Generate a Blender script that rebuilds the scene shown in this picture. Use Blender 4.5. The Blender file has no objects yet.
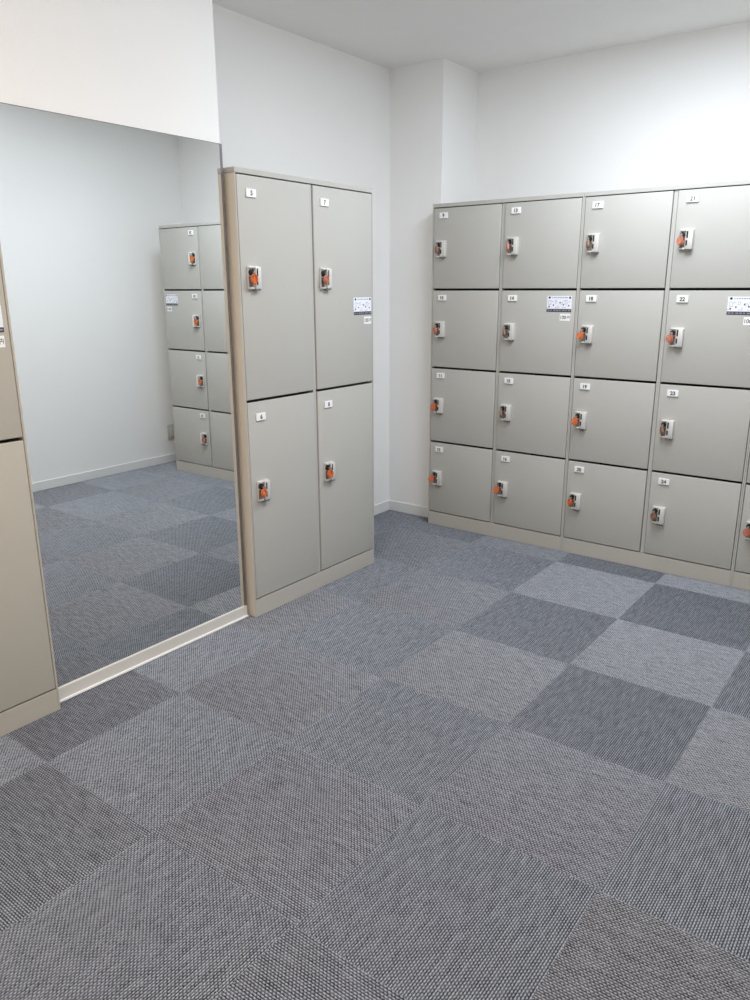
import bpy, bmesh, math, random
from mathutils import Vector, Matrix
R = random.Random(7)
scene = bpy.context.scene
COL = scene.collection

# ------------------------------------------------------------------ helpers
def srgb(r, g, b):
    f = lambda c: (c/255/12.92) if c/255 <= .04045 else ((c/255+.055)/1.055)**2.4
    return (f(r), f(g), f(b), 1)

def new_mat(name):
    m = bpy.data.materials.new(name); m.use_nodes = True
    nt = m.node_tree
    return m, nt, nt.nodes['Principled BSDF']

def paint(name, col, rough=.5, metallic=0, var=.04, scale=6, bump=0, bscale=300, spec=.5):
    """painted / plastic / metal surface: base colour with faint noise and optional fine bump"""
    m, nt, b = new_mat(name)
    n = nt.nodes.new('ShaderNodeTexNoise'); n.inputs['Scale'].default_value = scale; n.inputs['Detail'].default_value = 4
    tc = nt.nodes.new('ShaderNodeTexCoord'); nt.links.new(tc.outputs['Object'], n.inputs['Vector'])
    mix = nt.nodes.new('ShaderNodeMix'); mix.data_type = 'RGBA'
    mix.inputs['A'].default_value = tuple(c*(1-var) for c in col[:3]) + (1,)
    mix.inputs['B'].default_value = tuple(min(1, c*(1+var)) for c in col[:3]) + (1,)
    nt.links.new(n.outputs['Fac'], mix.inputs['Factor'])
    nt.links.new(mix.outputs['Result'], b.inputs['Base Color'])
    b.inputs['Roughness'].default_value = rough; b.inputs['Metallic'].default_value = metallic
    b.inputs['Specular IOR Level'].default_value = spec
    if bump:
        n2 = nt.nodes.new('ShaderNodeTexNoise'); n2.inputs['Scale'].default_value = bscale; n2.inputs['Detail'].default_value = 3
        nt.links.new(tc.outputs['Object'], n2.inputs['Vector'])
        bp = nt.nodes.new('ShaderNodeBump'); bp.inputs['Strength'].default_value = bump; bp.inputs['Distance'].default_value = .002
        nt.links.new(n2.outputs['Fac'], bp.inputs['Height']); nt.links.new(bp.outputs['Normal'], b.inputs['Normal'])
    return m

M = dict(
    wall=paint('white_wallpaper', (.86, .86, .85, 1), .85, var=.015, scale=3, bump=.25, bscale=260, spec=.2),
    ceiling=paint('ceiling_board', (.84, .835, .82, 1), .9, var=.02, scale=8, bump=.2, bscale=150, spec=.2),
    base=paint('vinyl_baseboard', (.76, .77, .77, 1), .5, var=.02),
    locker=paint('locker_enamel', (.458, .450, .416, 1), .52, var=.025, scale=3, bump=.05, bscale=500, spec=.32),
    plinth=paint('plinth_enamel', (.475, .452, .408, 1), .42, var=.025, scale=3),
    locker_warm_cast=paint('locker_enamel_warm_cast', (.46, .43, .365, 1), .42, var=.025, scale=3, bump=.05, bscale=500),  # same enamel as the other units, warm light cast put into the colour
    locker_side_lit=paint('locker_side_warm_light', (.66, .585, .485, 1), .42, var=.025, scale=3, bump=.05, bscale=500),  # cabinet side faces: warm light painted in as a brighter tan
    inner=paint('locker_shadow_gap', (.012, .012, .011, 1), .8),
    silver=paint('zinc_lock_casing', (.74, .73, .70, 1), .32, metallic=.35, var=.03),
    steel=paint('key_steel', (.55, .54, .52, 1), .3, metallic=.9),
    dark=paint('dark_keyway', (.012, .012, .012, 1), .45),
    grey=paint('grey_recess', (.16, .15, .14, 1), .5),
    white=paint('white_plastic', (.86, .86, .85, 1), .4, var=.01),
    paper=paint('printed_paper', (.80, .81, .88, 1), .6, var=.01),
    ink=paint('black_ink', (.02, .02, .025, 1), .6),
    softink=paint('plate_ink', (.10, .10, .10, 1), .6),
    inkgrey=paint('grey_ink', (.25, .26, .34, 1), .6),
    band=paint('dark_print_band', (.045, .045, .05, 1), .6),
    orange=paint('orange_key_plastic', (.66, .15, .03, 1), .4, var=.08),
    coral=paint('coral_key_plastic', (.52, .17, .095, 1), .4, var=.08),
    brown=paint('faded_key_plastic', (.27, .14, .085, 1), .45, var=.08),
    alu=paint('grey_aluminium', (.16, .155, .155, 1), .5, metallic=.2),
    rail=paint('cream_rail', (.66, .64, .59, 1), .35, var=.02),
    rail_highlight=paint('rail_edge_highlight', (.9, .9, .88, 1), .3, var=.01),  # highlight along the rail's lower edge, painted as white
    plate=paint('socket_plate', (.50, .51, .46, 1), .5),
)
# mirror
mm, nt, b = new_mat('mirror_silver')
n = nt.nodes.new('ShaderNodeTexNoise'); n.inputs['Scale'].default_value = 2
mx = nt.nodes.new('ShaderNodeMix'); mx.data_type = 'RGBA'
mx.inputs['A'].default_value = (.86, .885, .88, 1); mx.inputs['B'].default_value = (.88, .90, .895, 1)
nt.links.new(n.outputs['Fac'], mx.inputs['Factor']); nt.links.new(mx.outputs['Result'], b.inputs['Base Color'])
b.inputs['Metallic'].default_value = 1; b.inputs['Roughness'].default_value = 0
M['mirror'] = mm

def mat_slots(me, mats):
    for k in mats: me.materials.append(M[k])

def box(bm, x0, x1, y0, y1, z0, z1, mi=0, bevel=0, seg=2):
    r = bmesh.ops.create_cube(bm, size=1)
    vs = r['verts']
    for v in vs:
        v.co = Vector((x0 + (v.co.x+.5)*(x1-x0), y0 + (v.co.y+.5)*(y1-y0), z0 + (v.co.z+.5)*(z1-z0)))
    fs = {f for v in vs for f in v.link_faces}
    for f in fs: f.material_index = mi
    if bevel:
        es = list({e for v in vs for e in v.link_edges})
        o = bmesh.ops.bevel(bm, geom=es, offset=bevel, segments=seg, profile=.5, affect='EDGES')
        for f in o['faces']: f.material_index = mi

def cyl(bm, c, r, h, axis='Y', mi=0, n=20, r2=None):
    m = Matrix.Translation(c)
    if axis == 'Y': m = m @ Matrix.Rotation(math.pi/2, 4, 'X')
    if axis == 'X': m = m @ Matrix.Rotation(math.pi/2, 4, 'Y')
    o = bmesh.ops.create_cone(bm, cap_ends=True, segments=n, radius1=r, radius2=r if r2 is None else r2, depth=h, matrix=m)
    for f in {f for v in o['verts'] for f in v.link_faces}: f.material_index = mi

def mesh(name, bm, mats, smooth=False):
    me = bpy.data.meshes.new(name); bmesh.ops.recalc_face_normals(bm, faces=bm.faces[:])
    bm.to_mesh(me); bm.free(); mat_slots(me, mats)
    if smooth:
        for p in me.polygons: p.use_smooth = True
        try: me.set_sharp_from_angle(angle=math.radians(35))
        except Exception: pass
    return me

def link(name, me, parent=None, loc=(0, 0, 0), rot=(0, 0, 0), label=None):
    o = bpy.data.objects.new(name, me); COL.objects.link(o)
    o.location = loc; o.rotation_euler = rot
    if parent: o.parent = parent
    if label: o['label'] = label
    return o

def thing(name, label, cat, loc=(0, 0, 0), rz=0, group=None):
    o = bpy.data.objects.new(name, None); COL.objects.link(o)
    o.empty_display_size = .1
    o.location = loc; o.rotation_euler = (0, 0, rz); o['label'] = label; o['category'] = cat
    if group: o['group'] = group
    return o

def struct(name, bm, mats):
    o = link(name, mesh(name, bm, mats)); o['kind'] = 'structure'
    return o

_txt = {}
def text_tris(s, size, bold=.0):
    """outline lettering as flat triangles centred on the origin in XY"""
    k = (s, size, bold)
    if k in _txt: return _txt[k]
    cu = bpy.data.curves.new('lettering', 'FONT'); cu.body = s; cu.size = size; cu.align_x = 'CENTER'; cu.align_y = 'CENTER'
    cu.offset = bold; cu.resolution_u = 3
    ob = bpy.data.objects.new('lettering', cu); COL.objects.link(ob)
    dg = bpy.context.evaluated_depsgraph_get(); dg.update()
    me = ob.evaluated_get(dg).to_mesh()
    vs = [v.co.copy() for v in me.vertices]; fs = [tuple(p.vertices) for p in me.polygons]
    ob.evaluated_get(dg).to_mesh_clear()
    bpy.data.objects.remove(ob); bpy.data.curves.remove(cu)
    x0, x1 = min(v.x for v in vs), max(v.x for v in vs); y0, y1 = min(v.y for v in vs), max(v.y for v in vs)
    for v in vs: v.x -= (x0+x1)/2; v.y -= (y0+y1)/2
    _txt[k] = (vs, fs); return _txt[k]

def add_text(bm, s, size, cx, y, cz, mi, bold=.0006, sx=1):
    vs, fs = text_tris(s, size, bold)
    bv = [bm.verts.new((cx + v.x*sx, y, cz + v.y)) for v in vs]
    for f in fs:
        try: bm.faces.new([bv[i] for i in f]).material_index = mi
        except ValueError: pass

def quad(bm, x0, x1, z0, z1, y, mi):
    vs = [bm.verts.new(p) for p in ((x0, y, z0), (x1, y, z0), (x1, y, z1), (x0, y, z1))]
    bm.faces.new(vs).material_index = mi

# ------------------------------------------------------------------ room shell
XW, XR = -.4635, 2.697          # recessed left wall, right wall
YB, YF = .4535, -5.0            # back wall, wall behind the camera
ZC = 2.4966
PY, PX = .0988, -.1184          # corner pier: front face, right face
T = .12
MY0, MY1 = -2.46, -1.5776      # pier that carries the mirror
def wall(name, *a, mat='wall'):
    bm = bmesh.new(); box(bm, *a); return struct(name, bm, [mat])
wall('wall_left', XW-T, XW, YF-T, YB+T, -.05, ZC)
wall('wall_back', XW, XR, YB, YB+T, -.05, ZC)
wall('wall_right', XR, XR+T, YF-T, YB+T, -.05, ZC)
wall('wall_front', XW, XR, YF-T, YF, -.05, ZC)
wall('wall_back_left', XW, PX, PY, YB, -.05, ZC)
wall('wall_left_pier', XW, -.008, MY0, MY1, -.05, ZC)
wall('ceiling', XW-T, XR+T, YF-T, YB+T, ZC, ZC+.1, mat='ceiling')

def skirting(name, x0, x1, y0, y1):
    bm = bmesh.new()
    box(bm, x0, x1, y0, y1, 0, .062, bevel=.0015)
    return struct(name, bm, ['base'])
bt = .007
skirting('baseboard_left', XW, XW+bt, MY1, PY)
skirting('baseboard_back', XW+bt, PX, PY-bt, PY)
skirting('baseboard_right', XR-bt, XR, YF, YB)

# ------------------------------------------------------------------ carpet-tile floor: real ribbed pile, tiles laid quarter-turned
fm, nt, b = new_mat('woven_carpet_tile')
L = nt.links.new
uv = nt.nodes.new('ShaderNodeUVMap'); uv.uv_map = 'weave'
sep = nt.nodes.new('ShaderNodeSeparateXYZ'); L(uv.outputs['UV'], sep.inputs[0])     # x: along the rib (in rib widths), y: across (in ribs)
def math_node(op, a, bb=None, c=None):
    n = nt.nodes.new('ShaderNodeMath'); n.operation = op
    for i, s in enumerate((a, bb, c)):
        if s is None: continue
        if isinstance(s, (int, float)): n.inputs[i].default_value = s
        else: L(s, n.inputs[i])
    return n.outputs[0]
across = math_node('FRACT', sep.outputs['Y'])
rib = math_node('FLOOR', sep.outputs['Y'])
h = math_node('SUBTRACT', 1, math_node('ABSOLUTE', math_node('MULTIPLY_ADD', across, 2, -1)))     # 0 valley, 1 crest
# stitches along the rib, staggered from rib to rib
st = math_node('MULTIPLY_ADD', rib, .5, math_node('MULTIPLY', sep.outputs['X'], .62))
stitch = math_node('MULTIPLY_ADD', math_node('SINE', math_node('MULTIPLY', st, 2*math.pi)), .5, .5)
# random streaks along each rib
cmb = nt.nodes.new('ShaderNodeCombineXYZ'); L(math_node('MULTIPLY', sep.outputs['X'], .10), cmb.inputs[0]); L(math_node('MULTIPLY', rib, .73), cmb.inputs[1])
ns = nt.nodes.new('ShaderNodeTexNoise'); ns.inputs['Scale'].default_value = 1.0; ns.inputs['Detail'].default_value = 2; L(cmb.outputs[0], ns.inputs['Vector'])
fine = nt.nodes.new('ShaderNodeTexNoise'); fine.inputs['Scale'].default_value = 1.7; fine.inputs['Detail'].default_value = 2; L(uv.outputs['UV'], fine.inputs['Vector'])
val = math_node('MULTIPLY', h, math_node('MULTIPLY_ADD', stitch, .75, .42))
val = math_node('ADD', val, math_node('MULTIPLY_ADD', ns.outputs['Fac'], .60, -.30))
val = math_node('ADD', val, math_node('MULTIPLY_ADD', fine.outputs['Fac'], 1.1, -.55))
ramp = nt.nodes.new('ShaderNodeValToRGB'); L(val, ramp.inputs[0])
ramp.color_ramp.elements[0].position = .08; ramp.color_ramp.elements[0].color = (.030, .034, .041, 1)
ramp.color_ramp.elements[1].position = .92; ramp.color_ramp.elements[1].color = (.425, .448, .50, 1)
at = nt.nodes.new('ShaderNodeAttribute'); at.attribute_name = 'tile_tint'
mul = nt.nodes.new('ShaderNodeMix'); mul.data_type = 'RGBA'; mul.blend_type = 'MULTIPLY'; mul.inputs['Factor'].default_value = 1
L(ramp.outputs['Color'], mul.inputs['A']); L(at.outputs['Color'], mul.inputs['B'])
L(mul.outputs['Result'], b.inputs['Base Color'])
b.inputs['Roughness'].default_value = .9; b.inputs['Specular IOR Level'].default_value = .15
M['carpet'] = fm

TX, TY, TS, NR, RH = 1.7815, -2.6595, .5, 82, .0030
tints = {(-4, 2): 1.10, (-3, 1): (1.08, 1.08, 1.10), (-4, 0): (1.06, 1.07, 1.11), (-1, 1): (1.0, 1.0, 1.04), (-1, -1): (1.03, 1.04, 1.08), (-2, 0): (1.09, 1.10, 1.14), (-3, -1): (1.07, 1.08, 1.12), (-2, 1): .97, (-3, 3): .92, (-3, 4): .97, (-3, 5): .82, (-3, 6): .85, (-4, 3): .90, (-4, 4): .84, (-4, 5): .84, (-5, 4): .85, (-5, 5): .80, (-5, 3): .9, (-2, 5): .95, (-2, 6): .95, (-1, 5): .93, (-1, 2): .90, (-2, 3): .93, (-2, 4): .98, (-1, 3): 1.02}   # per-tile tone corrections, with the far corner's shade painted in
def build_floor():
    verts, faces, uvs, cols = [], [], [], []
    a0, a1 = math.floor((XW-TX)/TS), math.floor((XR-TX)/TS)
    b0, b1 = math.floor((YF-TY)/TS), math.floor((YB-TY)/TS)
    pw = TS/NR
    for a in range(a0, a1+1):
        for bb in range(b0, b1+1):
            ox, oy = TX+a*TS, TY+bb*TS
            lo = (max(0, XW-ox), max(0, YF-oy)); hi = (min(TS, XR-ox), min(TS, YB-oy))
            along = 1 if (a+bb) % 2 else 0          # odd tiles: ribs along y, even: along x
            cr = 1-along
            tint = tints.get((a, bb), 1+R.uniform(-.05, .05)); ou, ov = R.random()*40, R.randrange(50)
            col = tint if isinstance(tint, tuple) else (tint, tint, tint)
            for k in range(NR):
                for s0, s1 in ((0, .5), (.5, 1)):
                    c0, c1 = (k+s0)*pw, (k+s1)*pw
                    if c0 >= hi[cr] or c1 <= lo[cr]: continue
                    pts = []; uu = []
                    for c, l in ((c0, lo[along]), (c1, lo[along]), (c1, hi[along]), (c0, hi[along])):
                        fr = c/pw-k
                        z = -RH*abs(2*fr-1)
                        p = [0, 0]; p[along] = l; p[cr] = c
                        pts.append((ox+p[0], oy+p[1], z)); uu.append((l/pw+ou, min(max(c/pw, k+.001), k+.999)+ov))
                    if along == 0: pts.reverse(); uu.reverse()
                    i = len(verts); verts += pts; faces.append((i+3, i+2, i+1, i)); uvs += uu[::-1]; cols += [col]*4
    me = bpy.data.meshes.new('floor'); me.from_pydata(verts, [], faces)
    ul = me.uv_layers.new(name='weave')
    for i, u in enumerate(uvs): ul.data[i].uv = u
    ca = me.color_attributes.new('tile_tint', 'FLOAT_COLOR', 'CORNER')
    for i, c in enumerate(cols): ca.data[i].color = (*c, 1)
    # underside slab edge so the floor is solid
    me.materials.append(fm)
    me.update()
    nz = sum(p.normal.z for p in me.polygons)
    if nz < 0: me.flip_normals()
    o = link('floor', me); o['kind'] = 'structure'
build_floor()

# ------------------------------------------------------------------ wall mirror
mir = thing('wall_mirror', 'tall frameless wall mirror above a cream rail, between two locker units', 'mirror', (0, (MY0+MY1)/2, 0))
hw = (MY1-MY0)/2
bm = bmesh.new(); box(bm, -.006, 0, -hw+.001, hw-.0095, .052, 1.8543)
link('mirror_glass', mesh('mirror_glass', bm, ['mirror']), mir)
bm = bmesh.new(); box(bm, -.0075, .001, hw-.010, hw+.001, .052, 1.8555, bevel=.0007)
link('edge_trim', mesh('edge_trim', bm, ['alu']), mir, label='thin grey metal edge trim')
bm = bmesh.new(); box(bm, -.0075, .0005, -hw+.001, hw-.008, 1.8543, 1.8563)
link('top_trim', mesh('top_trim', bm, ['alu']), mir)
bm = bmesh.new()
box(bm, -.0075, .006, -hw+.001, hw+.001, .008, .0515, 0, bevel=.001)
box(bm, -.0075, .012, -hw+.001, hw+.001, .001, .009, 1, bevel=.0015)
link('bottom_rail', mesh('bottom_rail', bm, ['rail', 'rail_highlight']), mir, label='cream bottom rail with its edge highlight painted as a white lip')

# ------------------------------------------------------------------ lockers
ROW_TOP, ROW_BOT, GAP = 1.7555, .0835, .011
SIDE, POST, D, H = .0065, .018, .452, 1.7790
def lock_mesh():
    """origin: centre of the back plate on the door face, front is -y; 60 x 90 mm"""
    bm = bmesh.new()
    box(bm, -.029, .029, -.008, 0, -.043, .043, 0, bevel=.002)
    box(bm, -.001, .029, -.022, -.005, -.041, .041, 0, bevel=.003)          # raised coin block
    box(bm, -.029, -.001, -.018, -.005, .035, .042, 0, bevel=.002)          # hood above the key
    box(bm, -.0285, -.003, -.015, -.005, -.042, -.035, 0, bevel=.002)
    cyl(bm, (-.0165, -.011, .020), .0115, .014, 'Y', 1, 20)                 # dark key cylinder
    box(bm, -.026, -.006, -.0090, -.005, -.034, .004, 2)                    # dark recess under it
    box(bm, .0025, .0095, -.0226, -.016, .006, .034, 1)                     # coin slot
    box(bm, .0015, .0085, -.0226, -.016, -.026, -.004, 1)                   # return slot
    box(bm, -.004, .025, -.019, -.003, -.0475, -.041, 2, bevel=.001)        # coin return lip
    return mesh('coin_lock', bm, ['silver', 'dark', 'grey'], True)
LOCK = lock_mesh()
def number_mesh(n):
    bm = bmesh.new()
    box(bm, -.0255, .0255, -.006, 0, -.0148, .0148, 0, bevel=.0015)
    add_text(bm, str(n), .0235, 0, -.0064, 0, 1, .0011)
    return mesh('number_plate', bm, ['white', 'softink'])
def instruction_mesh():
    """130 x 76 mm sticker: title between two dots, little drawings, dark band along the bottom"""
    bm = bmesh.new()
    box(bm, -.065, .065, -.0008, 0, -.038, .038, 0)
    y = -.0011
    quad(bm, -.065, .065, -.038, -.024, y, 1)
    for x in (-.052, .055):
        cyl(bm, (x, y, .030), .0055, .0004, 'Y', 2, 14)
    for i in range(9):
        w = R.uniform(.004, .008); x = -.040+i*.0098
        quad(bm, x, x+w, .0275, .0325, y, 3)
    for i in range(8):
        x = -.060+i*.0155
        quad(bm, x, x+R.uniform(.007, .013), -.0335, -.0285, y-.0002, 4)
    # small drawings: lock outlines, coins, hands and arrows
    for x, z, w, hh in ((-.050, .006, .014, .020), (-.018, .010, .010, .014), (.012, .004, .016, .010), (.036, .008, .012, .018)):
        t = .0014
        quad(bm, x-w/2, x+w/2, z+hh/2-t, z+hh/2, y, 3); quad(bm, x-w/2, x+w/2, z-hh/2, z-hh/2+t, y, 3)
        quad(bm, x-w/2, x-w/2+t, z-hh/2, z+hh/2, y-.0001, 3); quad(bm, x+w/2-t, x+w/2, z-hh/2, z+hh/2, y-.0001, 3)
    for x, z in ((-.030, -.006), (.004, .006), (.022, -.004), (.050, -.008), (-.052, -.012)):
        cyl(bm, (x, y, z), .0036, .0004, 'Y', 1, 12)
    for x, z, l in ((-.036, .012, .012), (-.006, -.010, .010), (.028, .014, .012), (.052, .010, .009), (-.058, -.017, .02), (-.010, -.018, .022), (.026, -.018, .02)):
        quad(bm, x-l/2, x+l/2, z-.0009, z+.0009, y, 3)
    return mesh('instruction_sticker', bm, ['paper', 'band', 'ink', 'inkgrey', 'inkgrey'])
INSTR = instruction_mesh()
def price_mesh():
    bm = bmesh.new()
    box(bm, -.027, .027, -.0008, 0, -.0165, .0165, 0)
    y = -.0011
    add_text(bm, '100', .024, -.0085, y, 0, 1, .0003, .92)
    # the yen character, drawn stroke by stroke
    x0, x1, z0, z1, t = .0115, .0235, -.0078, .0078, .0016
    quad(bm, x0, x1, z1-t, z1, y, 1); quad(bm, x0, x0+t, z0, z1, y-.0001, 1); quad(bm, x1-t, x1, z0, z1, y-.0001, 1)
    quad(bm, (x0+x1)/2-t/2, (x0+x1)/2+t/2, .0004, z1, y-.0002, 1); quad(bm, x0, x1, -.0006, .001, y-.0003, 1)
    return mesh('price_sticker', bm, ['white', 'ink'])
PRICE = price_mesh()

_doors = {}
def door_mesh(w, h, enamel):
    k = (round(w, 4), round(h, 4), enamel)
    if k not in _doors:
        bm = bmesh.new(); box(bm, -w/2, w/2, 0, .018, 0, h, bevel=.0022, seg=3)
        _doors[k] = mesh('door', bm, [enamel], True)
    return _doors[k]

key_spots = {}
def locker_unit(label, x, y, rz, W, rows, first, group, inst_col=1, inst_row=None, enamel='locker'):
    """origin at the middle of the base; local front faces -y"""
    u = thing('locker_unit', label, 'lockers', (x, y, 0), rz, group)
    f = -D/2; hw = W/2
    dh = (ROW_TOP-ROW_BOT-GAP*(rows-1))/rows
    bm = bmesh.new()
    box(bm, -hw, -hw+SIDE, f, D/2, 0, ROW_TOP+.004, 0, bevel=.001)
    box(bm, hw-SIDE, hw, f, D/2, 0, ROW_TOP+.004, 0, bevel=.001)
    box(bm, -hw+SIDE, hw-SIDE, D/2-.004, D/2-.001, .03, ROW_TOP, 1)
    box(bm, -POST/2, POST/2, f+.006, D/2-.004, ROW_BOT-.004, ROW_TOP+.004, 2, bevel=.0008)
    for s in (-1, 1):
        x0, x1 = sorted((s*POST/2, s*(hw-SIDE)))
        for r in range(rows+1):
            z = ROW_BOT + r*(dh+GAP) - GAP/2
            z = min(z, ROW_TOP-.001)
            box(bm, x0, x1, f+.03, D/2-.004, z-.004, z+.004, 1)
    bm.normal_update()
    for fc in bm.faces:
        if fc.material_index == 0 and abs(fc.normal.x) < .95: fc.material_index = 2
    link('cabinet_body', mesh('cabinet_body', bm, ['locker_side_lit', 'inner', enamel]), u)
    bm = bmesh.new(); box(bm, -hw, hw, f-.001, D/2, ROW_TOP+.0045, H, bevel=.0015)
    link('top_panel', mesh('top_panel', bm, [enamel]), u)
    bm = bmesh.new(); box(bm, -hw+SIDE+.0002, hw-SIDE-.0002, f+.0005, f+.03, 0.0, ROW_BOT-.0055, bevel=.001)
    link('plinth', mesh('plinth', bm, ['plinth' if enamel == 'locker' else enamel]), u)
    dw = hw-SIDE-POST/2-.0055
    n = first
    mw = Matrix.Translation((x, y, 0)) @ Matrix.Rotation(rz, 4, 'Z')
    for c in range(2):
        dx = (-1 if c == 0 else 1)*(POST/2+(hw-SIDE))/2
        for r in range(rows):
            ztop = ROW_TOP - r*(dh+GAP); zb = ztop-dh
            d = link('door', door_mesh(dw, dh, enamel), u, (dx, f-.001, zb))
            npz = dh-(.037 if rows == 4 else .061)
            link('number_plate', number_mesh(n), d, (-dw/2+(.062 if rows == 4 else .067), 0, npz), label='white plate reading %d' % n)
            lz = dh-(.205 if rows == 4 else .365)
            lx = -dw/2+(.054 if rows == 4 else .058)
            link('coin_lock', LOCK, d, (lx, 0, lz), label='silver coin lock with dark slots')
            if c == inst_col and r == inst_row:
                link('instruction_sticker', INSTR, d, (dw/2-.017-.065+(0 if rows == 4 else .009 if enamel == 'locker' else .002), 0, 1.2715-zb), label='white illustrated instruction sticker with dark lower band')
                link('price_sticker', PRICE, d, (dw/2-.021-.027+(0 if rows == 4 else .013 if enamel == 'locker' else .004), 0, 1.2075-zb), label='white sticker reading 100 yen')
            key_spots[n] = (mw @ Vector((dx+lx-.0165, f-.001-.0155, zb+lz+.020)), rz)
            n += 1
    return u

U = .841
locker_unit('beige locker unit cut by the left photo edge, left of the mirror', .0469-D/2, -2.4705-U/2, math.pi/2, U, 2, 1, None, 1, 0, 'locker_warm_cast')
locker_unit('beige four-door locker unit numbered 5 to 8, right of the mirror', .0441-D/2, (-1.5640-.7300)/2, math.pi/2, .8340, 2, 5, None, 1, 0)
locker_unit('beige eight-door locker unit numbered 9 to 16, beside the white corner pier', -.1062+U/2, D/2, 0, U, 4, 9, None, 1, 1)
locker_unit('beige eight-door locker unit numbered 17 to 24, middle of the back row', .7355+U/2, D/2, 0, U, 4, 17, None, 1, 1)
locker_unit('beige locker unit ending the back row, cut by the right photo edge', 1.5772+U/2, D/2, 0, U, 4, 25, None, 1, 1)

# ------------------------------------------------------------------ keys left in the locks
def tag_mesh(mat):
    bm = bmesh.new()
    # rounded paddle: round head narrowing to a neck at the top, hole near the neck
    pts = [( .0135*math.cos(a), -.019+.0155*math.sin(a)) for a in [math.radians(60-300*i/24) for i in range(25)]]
    pts += [(-.006, .002), (-.005, .006), (.005, .006), (.006, .002)]
    t = .004
    fr = [bm.verts.new((p[0], -t, p[1])) for p in pts]; bk = [bm.verts.new((p[0], t, p[1])) for p in pts]
    bm.faces.new(fr); bm.faces.new(bk[::-1])
    for i in range(len(pts)):
        j = (i+1) % len(pts); bm.faces.new((fr[j], fr[i], bk[i], bk[j]))
    es = [e for e in bm.edges if abs(e.verts[0].co.y-e.verts[1].co.y) < 1e-6]
    bmesh.ops.bevel(bm, geom=es, offset=.0013, segments=2, affect='EDGES')
    cyl(bm, (0, 0, -.022), .0075, 2*t+.0012, 'Y', 0, 18)       # raised boss with the number
    return mesh('key_tag', bm, [mat], True)
TAGS = {m: tag_mesh(m) for m in ('orange', 'coral', 'brown')}
def blade_mesh():
    bm = bmesh.new()
    box(bm, -.0012, .0012, -.016, 0, -.004, .004, 0, bevel=.0004)
    cyl(bm, (0, -.017, 0), .0055, .004, 'Y', 0, 16)
    return mesh('key_blade', bm, ['steel'], True)
BLADE = blade_mesh()
def band_mesh(mat):
    """loop of soft band hanging from the tag"""
    bm = bmesh.new()
    N, K = 24, 8; rows = []
    for i in range(N):
        a = 2*math.pi*i/N
        c = Vector((.011*math.sin(a), -.006*math.sin(a*1.0), -.016+.016*math.cos(a)))
        tdir = Vector((math.cos(a), 0, -math.sin(a))).normalized(); nrm = Vector((math.sin(a), 0, math.cos(a)))
        rows.append([bm.verts.new(c + nrm*.0022*math.cos(2*math.pi*k/K) + Vector((0, 1, 0))*.0035*math.sin(2*math.pi*k/K)) for k in range(K)])
    for i in range(N):
        for k in range(K):
            bm.faces.new((rows[i][k], rows[(i+1) % N][k], rows[(i+1) % N][(k+1) % K], rows[i][(k+1) % K]))
    return mesh('wrist_band', bm, [mat], True)
BANDS = {m: band_mesh(m) for m in ('orange', 'coral', 'brown')}
# number: (colour, turn about the vertical in degrees, sideways swing, description)
KEYS = {
    5: ('orange', 10, 0, 'bright orange key tag'), 6: ('orange', 50, 0, 'orange key tag turned part sideways'), 7: ('coral', 45, 0, 'coral key tag turned edge-on'), 8: ('orange', 5, 0, 'bright orange key tag'),
    9: ('brown', -35, 0, 'faded brownish key tag'), 10: ('coral', -10, 4, 'coral key tag'), 11: ('orange', 20, 10, 'orange key tag'), 12: ('orange', 30, 18, 'orange key tag swung to the left'),
    13: ('coral', -55, 0, 'coral key tag turned edge-on'), 14: ('brown', -58, 3, 'faded brownish key tag'), 15: ('brown', -62, 0, 'faded brownish key tag'), 16: ('orange', 35, 18, 'orange key tag swung to the left'),
    17: ('brown', -64, 0, 'faded brownish key tag'), 18: ('orange', 25, 14, 'orange key tag swung to the left'), 19: ('orange', 50, 14, 'reddish orange key tag swung to the left'), 20: ('orange', -15, 8, 'dull orange key tag'),
    21: ('coral', 15, 4, 'coral key tag'), 22: ('coral', 30, 12, 'coral key tag swung to the left'), 23: ('brown', -55, 2, 'faded brownish key tag'), 24: ('brown', -15, 3, 'faded brownish key tag'),
    27: ('coral', 40, 4, 'coral key tag'), 28: ('coral', 20, 4, 'coral key tag'),
    29: ('orange', 0, 0, 'orange key tag'), 30: ('orange', 10, 0, 'orange key tag'), 31: ('orange', 20, 4, 'orange key tag'), 32: ('coral', 0, 0, 'coral key tag'),
}
for n, (mat, turn, swing, desc) in KEYS.items():
    p, rz = key_spots[n]
    lab = {27: 'coral key tag at the right photo edge, in the second lock from the floor',
           28: 'coral key tag at the right photo edge, in the lowest lock',
           29: 'orange key tag in the topmost locker lock seen in the mirror',
           30: 'orange key tag in the second lock from the top seen in the mirror',
           31: 'orange key tag in the third lock from the top seen in the mirror',
           32: 'coral key tag in the lowest locker lock seen in the mirror'}.get(n, '%s in the lock of beige locker number %d' % (desc, n))
    k = thing('locker_key', lab, 'key', p, rz, 'keys left in the coin locks')
    link('key_blade', BLADE, k, (0, 0, 0), label='steel key blade')
    tg = link('key_tag', TAGS[mat], k, (0, -.012, -.011), (0, math.radians(swing*1.5), math.radians(turn)))
    link('wrist_band', BANDS[mat], k, (-.003, -.015, -.008), (0, math.radians(swing*2.0), math.radians(turn*.5)))

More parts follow.
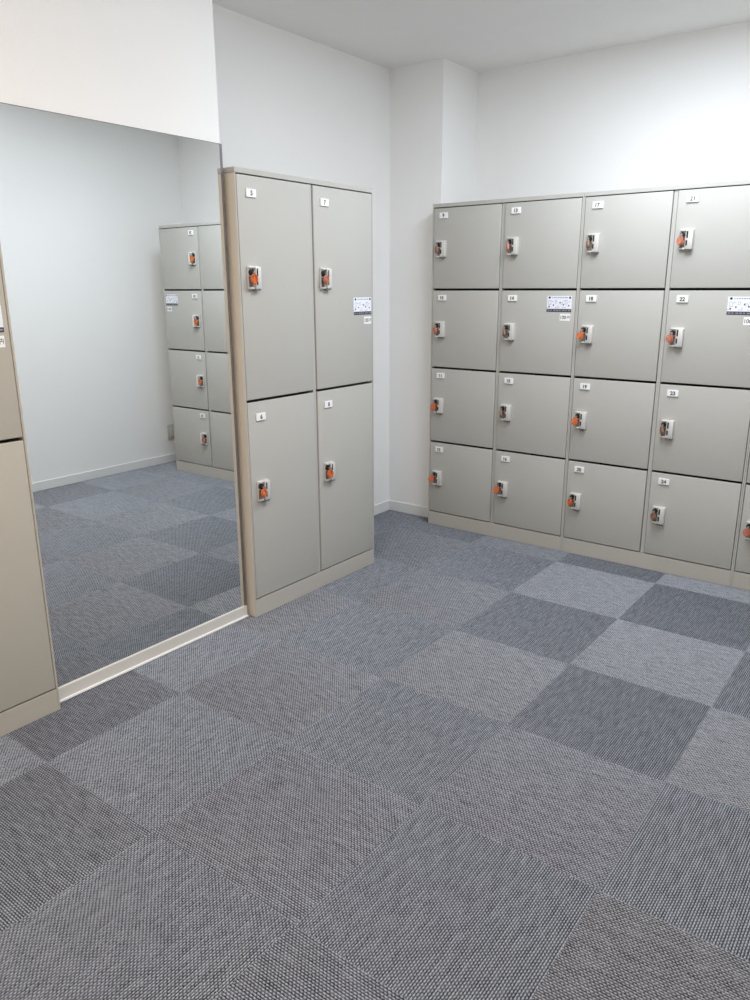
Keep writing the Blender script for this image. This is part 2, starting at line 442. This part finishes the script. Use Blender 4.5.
# ------------------------------------------------------------------ socket on the right wall
so = thing('wall_socket', 'small greyish wall socket plate seen in the mirror, low on right wall', 'socket', (XR, .188, .18), -math.pi/2)
bm = bmesh.new(); box(bm, -.037, .037, -.008, 0, 0, .122, bevel=.003)
link('cover_plate', mesh('cover_plate', bm, ['plate'], True), so)
bm = bmesh.new(); box(bm, -.013, .013, -.0105, -.007, .028, .094, 0, bevel=.001)
for z in (.047, .075):
    for x in (-.005, .005): box(bm, x-.001, x+.001, -.0108, -.0095, z-.004, z+.004, 1)
link('socket_insert', mesh('socket_insert', bm, ['rail', 'dark']), so)

# ------------------------------------------------------------------ light
def area(name, loc, sx, sy, power, col, spread=180):
    l = bpy.data.lights.new(name, 'AREA'); l.shape = 'RECTANGLE'; l.size = sx; l.size_y = sy
    l.energy = power; l.color = col; l.spread = math.radians(spread)
    o = bpy.data.objects.new(name, l); COL.objects.link(o); o.location = loc; return o
def bulb(name, loc, power, col, r=.2):
    l = bpy.data.lights.new(name, 'POINT'); l.energy = power; l.color = col; l.shadow_soft_size = r
    o = bpy.data.objects.new(name, l); COL.objects.link(o); o.location = loc; return o
area('ceiling_light_cool', (1.25, -.80, ZC-.02), .6, .9, 39, (.84, .91, 1.0))
area('ceiling_light_warm', (1.35, -3.40, ZC-.02), .6, 1.2, 34, (1.0, .83, .68))
up = area('added_ceiling_fill', (1.75, -2.15, 2.02), .6, 1.2, 16, (.93, .95, 1.0)); up.rotation_euler = (math.pi, 0, 0)  # added unseen fill without a fitting, brightens the ceiling
w = bpy.data.worlds.new('room_world'); scene.world = w; w.use_nodes = True
w.node_tree.nodes['Background'].inputs[0].default_value = (.8, .85, .9, 1); w.node_tree.nodes['Background'].inputs[1].default_value = .3

# ------------------------------------------------------------------ camera
cam = bpy.data.cameras.new('camera'); co = bpy.data.objects.new('camera', cam); COL.objects.link(co)
cam.sensor_fit = 'HORIZONTAL'; cam.sensor_width = 36; cam.lens = 759.94*36/750; cam.clip_start = .02
yaw, pitch, roll = .6472, -.273, -.0039
right = Vector((math.cos(yaw), math.sin(yaw), 0)); fwd0 = Vector((-math.sin(yaw), math.cos(yaw), 0)); up0 = Vector((0, 0, 1))
fwd = fwd0*math.cos(pitch)+up0*math.sin(pitch); up = -fwd0*math.sin(pitch)+up0*math.cos(pitch)
r2 = right*math.cos(roll)+up*math.sin(roll); u2 = -right*math.sin(roll)+up*math.cos(roll)
m = Matrix((r2, u2, -fwd)).transposed().to_4x4(); m.translation = (2.2484, -3.6379, 1.3541)
co.matrix_world = m
scene.camera = co

scene.view_settings.view_transform = 'Standard'
scene.view_settings.look = 'None'
scene.view_settings.exposure = 0.0
scene.cycles.max_bounces = 10; scene.cycles.diffuse_bounces = 6
scene.cycles.use_denoising = True
